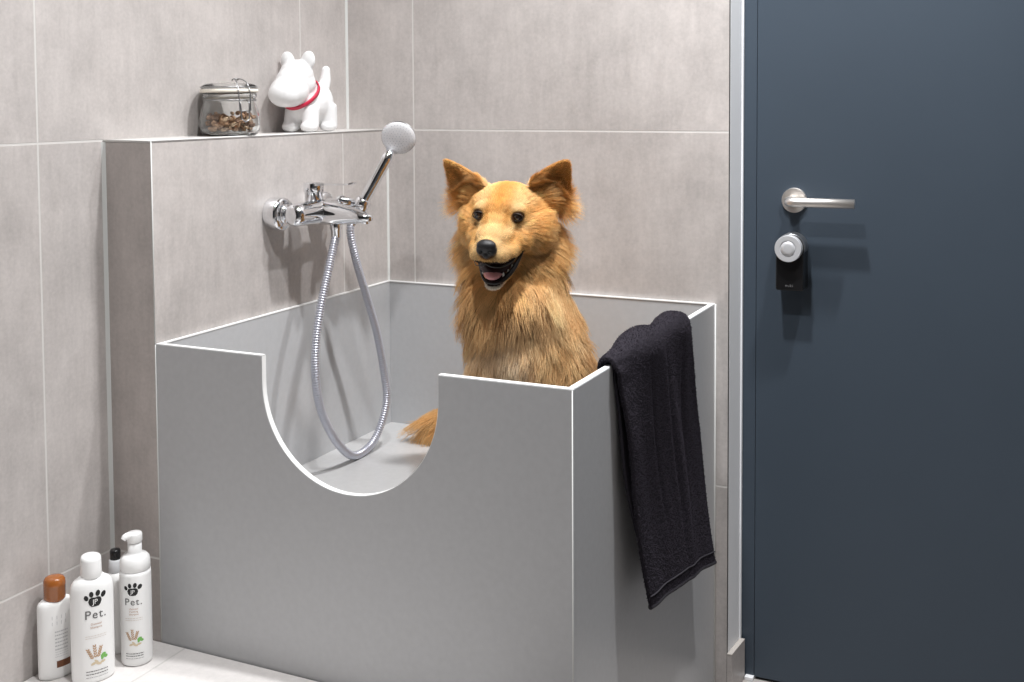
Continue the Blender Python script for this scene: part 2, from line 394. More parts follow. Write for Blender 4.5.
# handset
hs = empty('shower_handset', P0, 'chrome shower handset with round white spray face, resting in the mixer cradle', 'shower head')
hp_ = [P0+ax*t for t in (0, .006, .012, .03, .06, .10, .14, .165)]
MB().tube(hp_, [.0075, .0082, .0095, .0108, .0112, .0118, .0122, .0120], n=24).build('handle', CH, hs)
cam = Vector((.514, -.857, .03)); lft = Vector((-.906, -.423, 0))
sn = (cam*.88+lft*.18+Vector((0, 0, -.36))).normalized()
SR = frame_to(sn, lft)
MB().lathe([(.0001, -.024), (.012, -.0235), (.024, -.018), (.0335, -.008), (.0372, .001), (.0378, .004), (.0365, .0062)], placed(SR, HH), n=48, caps=False).build('head_shell', CH, hs)
sf = MB().lathe([(.0362, .0062), (.0345, .0082), (.022, .0105), (.0001, .0115)], placed(SR, HH), n=48, caps=False)
nm = mat('spray_face', (.80, .80, .82, 1), rough=.35)
sf.build('spray_face', nm, hs)
nz = MB()
for ring, cnt in ((.006, 6), (.012, 12), (.018, 18), (.024, 24), (.030, 28)):
    for k in range(cnt):
        a = 2*PI*k/cnt; p = Vector((ring*math.cos(a), ring*math.sin(a), .0115-.004*(ring/.034)**2))
        nz.lathe([(.0010, 0), (.0008, .0012), (.0001, .0013)], placed(SR, HH) @ Matrix.Translation(p), n=6, caps=False)
tag(nz.build('spray_nozzles', mat('nozzle_grey', (.50, .51, .55, 1), rough=.5), hs), kind='stuff')

# hose
hpts = [(.2165, -.376, MZ-.050), (.2180, -.3862, .9723), (.2195, -.4089, .9245), (.2195, -.4368, .8561), (.2195, -.4559, .7852), (.2195, -.4590, .723), (.2180, -.446, .661), (.2160, -.4180, .609), (.2120, -.370, .553), (.2030, -.3050, .5095), (.2030, -.248, .5075), (.2100, -.2120, .536), (.2185, -.1900, .600), (.2185, -.1985, .668), (.2185, -.2265, .762), (.2185, -.2640, .844), (.2160, -.2990, .925), (.2110, -.3130, .985), tuple(P0-ax*.012)]
hc = spline(hpts, 1700)
ln_ = [0]
for i in range(1, len(hc)): ln_.append(ln_[-1]+(hc[i]-hc[i-1]).length)
hose = MB().tube(hc, [.0078+.0009*(1 if (l/.0052) % 1 < .55 else -1)*1.0 for l in ln_], n=14)
ho = hose.build('shower_hose', mat('hose_silver', (.60, .61, .68, 1), rough=.34, metal=.65), origin=(.2165, -.376, MZ-.06))
tag(ho, 'ribbed silver shower hose looping from the mixer down into the tub', 'hose')
e0 = MB().lathe([(.0082, 0), (.0105, .002), (.0105, .016), (.0085, .020)], placed(hr, P0-ax*.016), n=24); e0.build('hose_nut', CH, ho)

# ------------------------------------------------------------------ jar of treats on the ledge
JX, JY = .0620, -.5150
jar = empty('storage_jar', (JX, JY, ZL), 'clip-top glass jar half full of dog treats on the ledge', 'jar')
GL = mat('clear_glass', (.97, .985, .98, 1), rough=.02, trans=1, ior=1.45)
T0 = placed(Matrix.Identity(3), (JX, JY, ZL))
o_ = [(.0001, .0005), (.046, .0005), (.0530, .003), (.0578, .010), (.0592, .022), (.0585, .036), (.0560, .050), (.0528, .061), (.0510, .068), (.0510, .076), (.0535, .078), (.0535, .084), (.052, .086)]
i_ = [(.0495, .086), (.0488, .076), (.0488, .068), (.0505, .060), (.0535, .049), (.0560, .036), (.0566, .022), (.055, .011), (.050, .0062), (.044, .0045), (.0001, .0045)]
MB().lathe(o_+i_, T0, n=64, caps=False).build('jar_glass', GL, jar)
MB().lathe([(.0500, .0862), (.0555, .0862), (.0566, .0890), (.0560, .0930), (.0500, .0930)], T0, n=64).build('rubber_gasket', mat('cream_rubber', (.86, .80, .70, 1), rough=.5), jar)
lid = [(.0001, .0932), (.0540, .0932), (.0548, .095), (.0540, .0995), (.046, .1040), (.020, .1062), (.0001, .1065)]
MB().lathe(lid, T0, n=64, caps=False).build('jar_lid', GL, jar)
WIRE = mat('wire_steel', (.36, .36, .37, 1), rough=.3, metal=1)
wr = MB(); wr.tube([(JX+.0525*math.cos(a), JY+.0525*math.sin(a), ZL+.0715) for a in np.linspace(0, 2*PI, 65)], .0011, n=8)
wr.tube([(JX+.0558*math.cos(a), JY+.0558*math.sin(a), ZL+.097) for a in np.linspace(0, 2*PI, 65)], .0011, n=8)
cf = math.radians(-22)     # clasp faces the room, to the right of the jar front
def jp(da, r, z): return (JX+r*math.cos(cf+da), JY+r*math.sin(cf+da), ZL+z)
for da in (-.16, .16):
    wr.tube(spline([jp(da, .0530, .0715), jp(da, .0600, .066), jp(da*.9, .0620, .050), jp(da*.8, .0625, .034)], 16), .0013, n=8)
    wr.tube(spline([jp(da*1.3, .0560, .097), jp(da*1.3, .0600, .088), jp(da*1.25, .0615, .070), jp(da*1.2, .0630, .050)], 16), .0012, n=8)
wr.tube(spline([jp(-.13, .0625, .034), jp(0, .0635, .029), jp(.13, .0625, .034)], 12), .0013, n=8)
wr.tube([jp(-.19, .063, .050), jp(.19, .063, .050)], .0012, n=8)
for da in (-.22, .22): wr.tube(spline([jp(da, .056, .097), jp(da, .047, .108), jp(da+.0, .030, .113), jp(da*1.2, .022, .110)], 14), .0012, n=8)
wr.tube([jp(-.22, .030, .113), jp(.22, .030, .113)], .0012, n=8)
wr.build('wire_clasp', WIRE, jar)
# treats
tr = MB(); rg = random.Random(3)
placed_t = []
for k in range(900):
    if len(placed_t) > 150: break
    r = .046*math.sqrt(rg.random()); a = rg.random()*2*PI
    x, y = JX+r*math.cos(a), JY+r*math.sin(a)
    zmax = .030+.008*math.sin(a*2+1)+.004*math.sin(a*5)
    z = ZL+.0105+rg.random()*zmax*.9
    if any((x-p[0])**2+(y-p[1])**2+(z-p[2])**2 < .0075**2 for p in placed_t): continue
    placed_t.append((x, y, z))
    s_ = .0042+rg.random()*.0022
    bm = bmesh.new(); bmesh.ops.create_icosphere(bm, subdivisions=2, radius=1)
    for v in bm.verts: v.co *= 1+rg.uniform(-.16, .16)
    M = Matrix.Translation((x, y, z)) @ Matrix.Rotation(rg.random()*6, 4, 'X') @ Matrix.Rotation(rg.random()*6, 4, 'Z') @ Matrix.Diagonal((s_*1.15, s_*.95, s_*.75, 1))
    tr.bm(bm, rg.choice((0, 0, 1, 2)), False, M)
tm = [mat('treat_brown', (.46, .28, .17, 1), rough=.8, noise=.35, nscale=300), mat('treat_tan', (.62, .44, .30, 1), rough=.8, noise=.3, nscale=300), mat('treat_dark', (.32, .19, .12, 1), rough=.8, noise=.3, nscale=300)]
tag(tr.build('dog_treats', tm, origin=(JX, JY, ZL+.006)), 'heap of small brown dog treats inside the glass jar', 'dog treats', kind='stuff')

# ------------------------------------------------------------------ white dog figurine on the ledge
def blend_mesh(name, shapes, voxel, smooth, material, parent=None, origin=None, factor=.5):
    """one continuous surface grown from overlapping rounded shapes"""
    ob = shapes.build(name+'_core', material)
    md = ob.modifiers.new('r', 'REMESH'); md.mode = 'VOXEL'; md.voxel_size = voxel; md.use_smooth_shade = True
    sm = ob.modifiers.new('s', 'SMOOTH'); sm.factor = factor; sm.iterations = smooth
    dg = bpy.context.evaluated_depsgraph_get(); me = bpy.data.meshes.new_from_object(ob.evaluated_get(dg))
    bpy.data.objects.remove(ob)
    if origin: me.transform(Matrix.Translation(-Vector(origin)))
    me.name = name; me.materials.clear(); me.materials.append(material)
    me.polygons.foreach_set('use_smooth', [True]*len(me.polygons))
    o = bpy.data.objects.new(name, me); COL.objects.link(o)
    if origin: o.location = origin
    if parent: put(o, parent)
    return o
fx, fy = .056, -.232
def F_(dx, dy, dz): return (fx+dx, fy+dy, ZL+dz)
fg = MB()
fg.ball(F_(.002, .000, .066), (.0385, .050, .046)); fg.ball(F_(.002, .022, .064), (.0375, .038, .048)); fg.ball(F_(-.002, -.026, .070), (.0360, .034, .046))
fg.ball(F_(-.003, -.046, .126), (.0390, .0350, .034)); fg.ball(F_(-.004, -.060, .110), (.0385, .0340, .034)); fg.ball(F_(-.003, -.040, .108), (.0400, .036, .036))
fg.ball(F_(-.004, -.072, .0900), (.0425, .0420, .0350)); fg.ball(F_(-.004, -.088, .0840), (.038, .031, .029))
for sx in (-1, 1):
    fg.ball(F_(-.003+sx*.0270, -.040, .157), (.0180, .0095, .0225), Matrix.Rotation(sx*.22, 3, 'Y'))
    fg.tube([F_(sx*.0225, -.030, .055), F_(sx*.0245, -.036, .012)], [.0190, .0190]); fg.ball(F_(sx*.0245, -.040, .0130), (.0195, .0215, .0130))
    fg.tube([F_(sx*.0215, .032, .06), F_(sx*.0245, .036, .012)], [.023, .0190]); fg.ball(F_(sx*.0245, .033, .0130), (.0195, .022, .0130))
fg.tube([F_(.002, .044, .090), F_(.003, .055, .116), F_(.004, .056, .137)], [.0150, .0130, .0100]); fg.ball(F_(.004, .056, .138), .0105)
CER = mat('white_ceramic', (.86, .86, .86, 1), rough=.30, coat=.25, bump=.06, bscale=120)
fig = blend_mesh('dog_figurine', fg, .0026, 9, CER, origin=(fx, fy, ZL))
zmin = min(v.co.z for v in fig.data.vertices); fig.location.z -= zmin
tag(fig, 'white ceramic terrier figurine with a red collar, beside the jar on the ledge', 'figurine')
cn = Vector((0, -.66, .75)).normalized(); cxv = Vector((1, 0, 0)); cyv = cn.cross(cxv)
cc = Vector(F_(-.002, -.030, .083))
bd = MB(); nn = 64; vs = []
for k in range(nn):
    a = 2*PI*k/nn; d = cxv*math.cos(a)*.0395+cyv*math.sin(a)*.0455; nr = (cxv*math.cos(a)+cyv*math.sin(a))
    for off, ou in ((-.0045, 0), (-.0040, .0022), (.0040, .0022), (.0045, 0)): vs.append(cc+d+cn*off+nr*ou)
fs = [(k*4+j, k*4+j+1, ((k+1) % nn)*4+j+1, ((k+1) % nn)*4+j) for k in range(nn) for j in range(3)]
fs += [(k*4+3, k*4, ((k+1) % nn)*4, ((k+1) % nn)*4+3) for k in range(nn)]
bd.add(vs, fs, 0, True).build('collar', mat('red_collar', (.62, .03, .075, 1), rough=.35), fig)
# ------------------------------------------------------------------ shampoo bottles on the step
NB = Vector((.717, -.696, 0)); TBv = Vector((.696, .717, 0))
def rot_n(deg):
    a = math.radians(deg); n = NB*math.cos(a)+TBv*math.sin(a); return n, Vector((-n.y, n.x, 0))
def on_label(base, n, t, a, b, z):
    """wrap flat label drawing (u, v) onto an oval bottle"""
    def f(u, v, off=.0004):
        u = max(-a*.97, min(a*.97, u)); return Vector(base)+t*u+n*(b*math.sqrt(1-(u/a)**2)+off)+Vector((0, 0, z+v))
    return f
def lab_poly(mb, f, pts, mi=0, off=.0004, c=None):
    """filled outline as rings so that it follows the curve"""
    c = c or (sum(p[0] for p in pts)/len(pts), sum(p[1] for p in pts)/len(pts)); n = len(pts); vs = [f(*c, off)]
    for k in (.34, .67, 1): vs += [f(c[0]+(x-c[0])*k, c[1]+(y-c[1])*k, off) for x, y in pts]
    fs = [(0, 1+i, 1+(i+1) % n) for i in range(n)]
    for r in range(2): fs += [(1+r*n+i, 1+(r+1)*n+i, 1+(r+1)*n+(i+1) % n, 1+r*n+(i+1) % n) for i in range(n)]
    mb.add(vs, fs, mi)
def ell(cx, cy, rx, ry, rot=0, n=20):
    return [(cx+rx*math.cos(a)*math.cos(rot)-ry*math.sin(a)*math.sin(rot), cy+rx*math.cos(a)*math.sin(rot)+ry*math.sin(a)*math.cos(rot)) for a in np.linspace(0, 2*PI, n, endpoint=False)]
def lab_text(mb, f, s, size, cx, cy, mi=0, spacing=1., off=.0005):
    vs, fs = text_mesh(s, size, spacing=spacing); mb.add([f(v.x+cx, v.y+cy, off) for v in vs], fs, mi)
def dashes(mb, f, u0, u1, v, h, rg, mi=0):
    u = u0
    while u < u1:
        w_ = min(rg.uniform(.0015, .0045), u1-u); mb.add([f(u, v), f(u+w_, v), f(u+w_, v+h), f(u, v+h)], [(0, 1, 2, 3)], mi); u += w_+.0007
INK = mat('black_ink', (.012, .012, .012, 1), rough=.5); BRN = mat('brown_ink', (.42, .20, .10, 1), rough=.5)
GRY = mat('grey_ink', (.50, .50, .50, 1), rough=.5); DGR = mat('dark_grey_ink', (.14, .14, .14, 1), rough=.5)
OAT = mat('oat_tan', (.56, .36, .22, 1), rough=.5); LEAF = mat('leaf_green', (.20, .50, .12, 1), rough=.5); PALE = mat('pale_oat', (.72, .60, .42, 1), rough=.5)
def pet_label(bot, f, k, zs, lines):
    """paw emblem with JP, brand word, product words, oat drawing, small print"""
    zp, zt_, zb, zo, zf = zs
    em = MB()
    pad = [(0, -.0085), (.005, -.0082), (.0078, -.0052), (.0092, -.0005), (.0078, .0036), (.0042, .0050), (0, .0044), (-.0042, .0050), (-.0078, .0036), (-.0092, -.0005), (-.0078, -.0052), (-.005, -.0082)]
    lab_poly(em, f, [(x*k, zp+y*k) for x, y in pad], 0)
    for tx, ty, rx_, ry_, ro in ((-.0118, .0050, .0024, .0034, .35), (-.0050, .0094, .0025, .0036, .12), (.0040, .0100, .0027, .0038, -.15), (.0118, .0068, .0028, .0040, -.45)):
        lab_poly(em, f, ell(tx*k, zp+ty*k, rx_*k*1.18, ry_*k*1.15, ro), 0)
    lab_text(em, f, 'JP', .0098*k, 0, zp-.0016*k, 1, .95, .0009)
    em.build('paw_emblem', [INK, WHITEP], bot)
    tx = MB(); lab_text(tx, f, 'Pet.', .0175*k, .0005, zt_, 0, 1.12)
    tx.build('brand_lettering', DGR, bot)
    pr = MB(); rg = random.Random(5)
    for i, s in enumerate(lines): lab_text(pr, f, s, .0040*k, .001, zb+(.0036-.0048*i)*k, 0, 1.1)
    pr.build('product_lettering', BRN, bot); pr = MB()
    for i in range(2): dashes(pr, f, -.014*k, .015*k, zb-.0135*k-.0035*i, .0007, rg, 0)
    for i in range(3): dashes(pr, f, -.014*k, .016*k, zf+.004*k-.0042*i*k, .0013 if i < 2 else .0006, rg, 1)
    tag(pr.build('fine_print', [mat('faint_ink', (.70, .62, .55, 1), rough=.5), DGR], bot), kind='stuff')
    il = MB()
    for bx, by, rot, le in ((-.0075, .002, .42, .013), (-.0015, .0045, .08, .015), (.0042, .0035, -.28, .0125)):
        for j in range(5):
            for sd in (-1, 1):
                q = j/4; px = bx-math.sin(rot)*le*(q-.3)+sd*.0012; py = by+math.cos(rot)*le*(q-.3)
                lab_poly(il, f, ell(px*k, zo+py*k, .0021*k, .0009*k, PI/2+rot+sd*-.5, 8), 0)
    for px, py, rx_, ry_, ro in ((.0098, -.001, .0042, .0028, .6), (.0130, -.0035, .0032, .0024, -.3), (.0085, -.0045, .0030, .0020, 1.2)): lab_poly(il, f, ell(px*k, zo+py*k, rx_*k, ry_*k, ro, 12), 1)
    for px, py, rx_, ry_, ro in ((-.004, -.0105, .0040, .0018, .4), (.003, -.0115, .0042, .0018, -.3), (.009, -.0100, .0038, .0017, .2), (0, -.0075, .0035, .0014, -.6)): lab_poly(il, f, ell(px*k, zo+py*k, rx_*k, ry_*k, ro, 12), 2)
    il.build('oat_illustration', [OAT, LEAF, PALE], bot)
def oval(base, n, t): return Matrix(((t.x, n.x*-1, 0, base[0]), (t.y, -n.y, 0, base[1]), (0, 0, 1, base[2]), (0, 0, 0, 1)))
# large shampoo bottle
n_, t_ = rot_n(13); base = (.0975, -.9390, ZS+.0002)
bot = empty('shampoo_bottle', base, 'big white oval shampoo bottle with a paw emblem, in front on the step', 'bottle', 'bottles on the step')
A, B_ = .0352, .0225
MB().lathe([(.90, 0), (.975, .002), (1, .006), (1, .150), (.985, .158), (.93, .165), (.80, .171), (.62, .1745), (.56, .1765)], oval(base, n_, t_) @ Matrix.Diagonal((A, B_, 1, 1)), n=64).build('bottle_body', WHITEP, bot)
MB().lathe([(.0165, .1765), (.0172, .178), (.0168, .190), (.0165, .2045), (.0155, .2085), (.012, .2100)], placed(Matrix.Identity(3), base) @ Matrix(((1, 0, 0, 0), (0, 1, 0, 0), (-.10, 0.05, 1, 0), (0, 0, 0, 1))), n=40).build('flip_cap', WHITEP, bot)
pet_label(bot, on_label(base, n_, t_, A, B_, 0), 1.18, (.1405, .1165, .0965, .046, .0155), ('Oatmeal', 'Shampoo'))
# foam pump bottle
n_, t_ = rot_n(-13); base = (.1215, -.8625, ZS+.0002); R0 = .0265
bot = empty('foam_pump_bottle', base, 'white foam pump bottle with a paw emblem, rightmost on the step by the tub', 'bottle', 'bottles on the step')
MB().lathe([(.0235, 0), (.0258, .002), (R0, .006), (R0, .135), (.0262, .156), (.0258, .1625)], placed(Matrix.Identity(3), base), n=56).build('bottle_body', WHITEP, bot)
MB().lathe([(.0245, .1628), (.0255, .164), (.0255, .176), (.0240, .184), (.0195, .1885), (.0130, .1905), (.0118, .1935), (.0118, .2150)], placed(Matrix.Identity(3), base), n=48).build('pump_collar', WHITEP, bot)
Lf = -TBv*.75+NB*.45; Lf.normalize(); b_ = Vector(base)
ph = MB().lathe([(.0122, .2105), (.0130, .2120), (.0130, .2235), (.0115, .2265), (.004, .2275)], placed(Matrix.Identity(3), base), n=40)
ph.tube(spline([b_+Vector((0, 0, .2215)), b_+Lf*.010+Vector((0, 0, .2235)), b_+Lf*.018+Vector((0, 0, .2235)), b_+Lf*.0225+Vector((0, 0, .2195))], 14), [.0060]*8+[.0054]*3+[.0045]*3, n=18)
ph.build('pump_head', WHITEP, bot)
pet_label(bot, on_label(base, n_, t_, R0, R0, 0), .98, (.1335, .1140, .0985, .050, .0190), ('Oatmeal', 'Foaming', 'Shampoo'))
# orange capped bottle
n_, t_ = rot_n(22); base = (.0330, -.9580, ZS+.0002); A, B_ = .0300, .0180
bot = empty('conditioner_bottle', base, 'white bottle with a glossy orange brown cap, leftmost on the step', 'bottle', 'bottles on the step')
MB().lathe([(.90, 0), (.975, .002), (1, .006), (1, .118), (.985, .124), (.93, .128), (.80, .1315), (.62, .1330)], oval(base, n_, t_) @ Matrix.Diagonal((A, B_, 1, 1)), n=56).build('bottle_body', WHITEP, bot)
MB().lathe([(.0150, .1300), (.0172, .1335), (.0178, .1350), (.0178, .1560), (.0180, .1565), (.0180, .1580), (.0173, .1650), (.0145, .1690), (.009, .1710)], placed(Matrix.Identity(3), base), n=40).build('bottle_cap', mat('amber_cap', (.36, .115, .025, 1), rough=.18, coat=.5), bot)
f = on_label(base, n_, t_, A, B_, 0); pr = MB(); rg = random.Random(9)
for r in range(2):
    for i in range(4): pr.add([f(u, v) for u, v in ((-.012+i*.0075, .103-r*.010), (-.0112+i*.0075, .103-r*.010), (-.0112+i*.0075, .109-r*.010), (-.012+i*.0075, .109-r*.010))], [(0, 1, 2, 3)])
for r in range(6): dashes(pr, f, -.008, .014, .080-.006*r, .0022, rg, 0)
for r in range(4): dashes(pr, f, -.008, .014, .050-.004*r, .0008, rg, 0)
pr.build('small_print', mat('light_grey_ink', (.62, .62, .63, 1), rough=.5), bot)
bx_ = MB(); 
for i in range(6): bx_.add([f(-.006+i*.004, .0195), f(-.002+i*.004, .0195), f(-.002+i*.004, .031), f(-.006+i*.004, .031)], [(0, 1, 2, 3)])
bx_.build('label_patch', mat('brown_patch', (.17, .065, .028, 1), rough=.5), bot)
# slim bottle with a black cap
base = (.0640, -.8500, ZS+.0002)
bot = empty('slim_spray_bottle', base, 'slim white bottle with a small black cap, standing behind the pump bottle', 'bottle', 'bottles on the step')
MB().lathe([(.0155, 0), (.0172, .002), (.0176, .005), (.0176, .128), (.0165, .136), (.0125, .141), (.0105, .143)], placed(Matrix.Identity(3), base), n=40).build('bottle_body', WHITEP, bot)
MB().lathe([(.0112, .1425), (.0118, .144), (.0112, .164), (.0095, .1655)], placed(Matrix.Identity(3), base), n=36).build('bottle_neck', mat('frosted_plastic', (.70, .71, .73, 1), rough=.35), bot)
MB().lathe([(.0085, .1652), (.0092, .1662), (.0092, .1800), (.0080, .1825), (.004, .1832)], placed(Matrix.Identity(3), base), n=36).build('black_cap', mat('gloss_black', (.012, .012, .013, 1), rough=.15), bot)

# ------------------------------------------------------------------ towel over the right side of the tub
def towel_sheet(S, Tn, y0t, y1t, y0b, y1b, zl, zr, gap, R0_, ins, fold, off=0., hump=True):
    vs = []; rows = []
    xm = W-.006
    for i in range(S+1):
        s = i/S
        Rb = R0_+(( .020*math.exp(-((s-.38)/.21)**2)+.016*math.exp(-((s-.83)/.15)**2)) if hump else 0)
        zb = zl+(zr-zl)*s+.012*math.sin(PI*s)*s
        row = []
        zt = ZR+.001
        n1, n2 = 8, 14; n3 = Tn
        # inside hang
        for k in range(n1): q = k/n1; row.append((xm-Rb-.004*(1-q), zt-ins*(1-q), 0))
        for k in range(n2): a = PI-PI*k/(n2-1); row.append((xm+Rb*math.cos(a), zt+Rb*1.02*math.sin(a), 0))
        for k in range(1, n3+1):
            q = k/n3; z = zt-(zt-zb)*q
            fo = fold*(math.sin(s*11.5+.5+q*1.1)*.55+math.sin(s*23+1.9-q*2)*.28+.45*math.sin(s*6-q*1.6))
            if hump: fo += (-.013*math.exp(-((s-.57+.05*q)/.028)**2)-.010*math.exp(-((s-.80+.16*q)/.024)**2)-.007*math.exp(-((s-.30-.06*q)/.022)**2))*(1-.75*q*q)
            x = W+gap+(xm+Rb-W-gap)*math.exp(-q*6)+fo*min(1, q*3)*(1-.65*q)+.026*q*q
            row.append((max(x, W+.003+off), z, q))
        for (x, z, q) in row:
            e = q**.85
            ya = y0t+(y0b-y0t)*e; yb = y1t+(y1b-y1t)*e
            y = ya+(yb-ya)*s+.006*math.sin(q*7+s*5)*min(1, q*2)
            vs.append((x, y, z))
    m = len(row); fs = [(i*m+j, i*m+j+1, (i+1)*m+j+1, (i+1)*m+j) for i in range(S) for j in range(m-1)]
    return vs, fs, m
def thicken(ob, th):
    md = ob.modifiers.new('s', 'SOLIDIFY'); md.thickness = th; md.offset = 0
    sb = ob.modifiers.new('u', 'SUBSURF'); sb.levels = 1; sb.render_levels = 1
    dg = bpy.context.evaluated_depsgraph_get(); me = bpy.data.meshes.new_from_object(ob.evaluated_get(dg)); nm = ob.data.name
    ob.modifiers.clear(); ob.data = me; me.name = nm; me.polygons.foreach_set('use_smooth', [True]*len(me.polygons)); return ob
TW = mat('charcoal_terry', (.026, .0230, .029, 1), rough=.95, spec=.06, bump=.9, bscale=420, noise=.4, nscale=250)
vs, fs, m = towel_sheet(110, 60, -.632, -.232, -.570, -.160, .424, .350, .020, .0125, .16, .0095, .010)
to = thicken(MB().add(vs, fs, 0, True).build('towel', TW, origin=(W, -.44, ZR)), .007)
tag(to, 'dark charcoal terry towel hung over the right side of the tub', 'towel')
hem = MB(); edge = [Vector(vs[i*m+m-1]) for i in range(111)]
hem.tube([p+Vector((.0, 0, .001)) for p in edge], .0046, n=10); hem.tube([Vector(vs[i*m+m-4])+Vector((.0045, 0, 0)) for i in range(111)], .0013, n=8)
hem.build('hem', mat('hem_charcoal', (.030, .027, .034, 1), rough=.9, bump=.5, bscale=300), to)
vs2, fs2, m2 = towel_sheet(50, 40, -.626, -.50, -.590, -.50, .545, .552, .005, .0078, .14, .002, hump=False)
thicken(MB().add(vs2, fs2, 0, True).build('folded_layer', TW, to), .005)

def strands(name, P, Dv, Ln, Nn, rad, mats, parent, curl=.25, npt=4, col=None, tip=.35, wob=.0):
    """hair curves: root points P, directions, lengths, normals"""
    n = len(P); t = np.linspace(0, 1, npt)
    pos = P[:, None, :]+Dv[:, None, :]*(Ln[:, None]*t[None])[..., None]
    if wob is not None and not isinstance(wob, float): pos = pos+wob
    hc_ = bpy.data.hair_curves.new(name); hc_.add_curves([npt]*n)
    hc_.attributes['position'].data.foreach_set('vector', pos.reshape(-1).astype(np.float32))
    ra = hc_.attributes.get('radius') or hc_.attributes.new('radius', 'FLOAT', 'POINT')
    rr = (np.broadcast_to(np.asarray(rad), (n,))[:, None]*(1-(1-tip)*t[None]**1.5)).reshape(-1)
    ra.data.foreach_set('value', rr.astype(np.float32))
    if col is not None:
        ca = hc_.attributes.new('tint', 'FLOAT_COLOR', 'POINT'); ca.data.foreach_set('color', col.reshape(-1).astype(np.float32))
    hc_.materials.append(mats)
    o = bpy.data.objects.new(name, hc_); COL.objects.link(o)
    if parent: put(o, parent)
    return o
def scatter(me, dens_fn, n, rng, off=(0, 0, 0)):
    """n random points on a mesh: positions, normals"""
    me.calc_loop_triangles(); nv = len(me.vertices); co = np.empty(nv*3); me.vertices.foreach_get('co', co); co = co.reshape(-1, 3)+np.array(off)
    vn = np.empty(nv*3); me.vertices.foreach_get('normal', vn); vn = vn.reshape(-1, 3)
    tri = np.empty(len(me.loop_triangles)*3, np.int32); me.loop_triangles.foreach_get('vertices', tri); tri = tri.reshape(-1, 3)
    a, b, c = co[tri[:, 0]], co[tri[:, 1]], co[tri[:, 2]]
    ar = np.linalg.norm(np.cross(b-a, c-a), axis=1)/2; w = ar*dens_fn((a+b+c)/3); w = w/w.sum()
    k = rng.choice(len(tri), n, p=w); u, v = rng.random(n), rng.random(n); fl = u+v > 1; u[fl] = 1-u[fl]; v[fl] = 1-v[fl]
    P = a[k]+(b[k]-a[k])*u[:, None]+(c[k]-a[k])*v[:, None]
    Nn = vn[tri[k, 0]]*(1-u-v)[:, None]+vn[tri[k, 1]]*u[:, None]+vn[tri[k, 2]]*v[:, None]; Nn /= np.linalg.norm(Nn, axis=1)[:, None]+1e-9
    return P, Nn
P, Nn = scatter(to.data, lambda c: (c[:, 0] > W-.02)*1.0+.1, 60000, RNG, to.location)
Dv = Nn+RNG.normal(0, .55, Nn.shape); Dv /= np.linalg.norm(Dv, axis=1)[:, None]
tag(strands('terry_pile', P, Dv, RNG.uniform(.0011, .0021, len(P)), Nn, .00042, mat('terry_loop', (.050, .044, .056, 1), rough=.9, spec=.06), to, npt=3, tip=.8), kind='stuff')
# ------------------------------------------------------------------ the dog
EYM = Vector((.6135, -.43, 1.0506))                      # midpoint between the eyes
cdir = Vector((.436, -.9, 0)); rdir = Vector((.9, .436, 0))
yaw, pit = math.radians(15), math.radians(10)
Fh = cdir*math.cos(yaw)-rdir*math.sin(yaw); Rh = rdir*math.cos(yaw)+cdir*math.sin(yaw)
Uz = Vector((0, 0, 1))
Ff = Fh*math.cos(pit)-Uz*math.sin(pit); Uf = Uz*math.cos(pit)+Fh*math.sin(pit)
tl = math.radians(2.5)                                    # slight head tilt
Rt = Rh*math.cos(tl)-Uf*math.sin(tl); Uf = Uf*math.cos(tl)+Rh*math.sin(tl); Rh = Rt
HR = Matrix((Rh, Ff, Uf)).transposed()                    # head frame: right, forward, up
HC = EYM-Ff*.062
def hp(a, b, c): return HC+Rh*a+Ff*b+Uf*c
BO = Vector((HC.x, HC.y, 0))
BR = Matrix((rdir, cdir, Uz)).transposed()
def bp(r, f, z): return BO+rdir*r+cdir*f+Uz*z
db = MB()
# head
db.ball(hp(0, -.005, -.006), (.066, .070, .051), HR)
db.ball(hp(0, .028, -.008), (.058, .044, .040), HR)
db.ball(hp(0, .054, -.018), (.037, .036, .028), HR)
for sx in (-1, 1):
    db.ball(hp(sx*.028, .044, .008), (.024, .018, .014), HR)      # brows
    db.ball(hp(sx*.047, .004, -.038), (.039, .050, .044), HR)     # cheeks
    db.ball(hp(sx*.040, .042, -.046), (.024, .036, .026), HR)
    db.ball(hp(sx*.019, .112, -.055), (.0195, .030, .0195), HR)   # flews
    db.ball(hp(sx*.031, .080, -.055), (.018, .036, .0185), HR)
    db.ball(hp(sx*.050, -.035, -.080), (.042, .048, .054), HR)    # ruff under the cheeks
db.ball(hp(0, .078, -.032), (.036, .050, .0265), HR)
db.ball(hp(0, .110, -.042), (.027, .040, .022), HR)
db.ball(hp(0, .130, -.049), (.0225, .021, .0225), HR)
# lower jaw, open
JR = HR @ Matrix.Rotation(-.42, 3, 'X')
db.ball(hp(0, .030, -.080), (.042, .045, .026), JR)
db.ball(hp(.002, .066, -.104), (.027, .042, .0125), JR)
db.ball(hp(.002, .096, -.1165), (.0190, .022, .0100), JR)
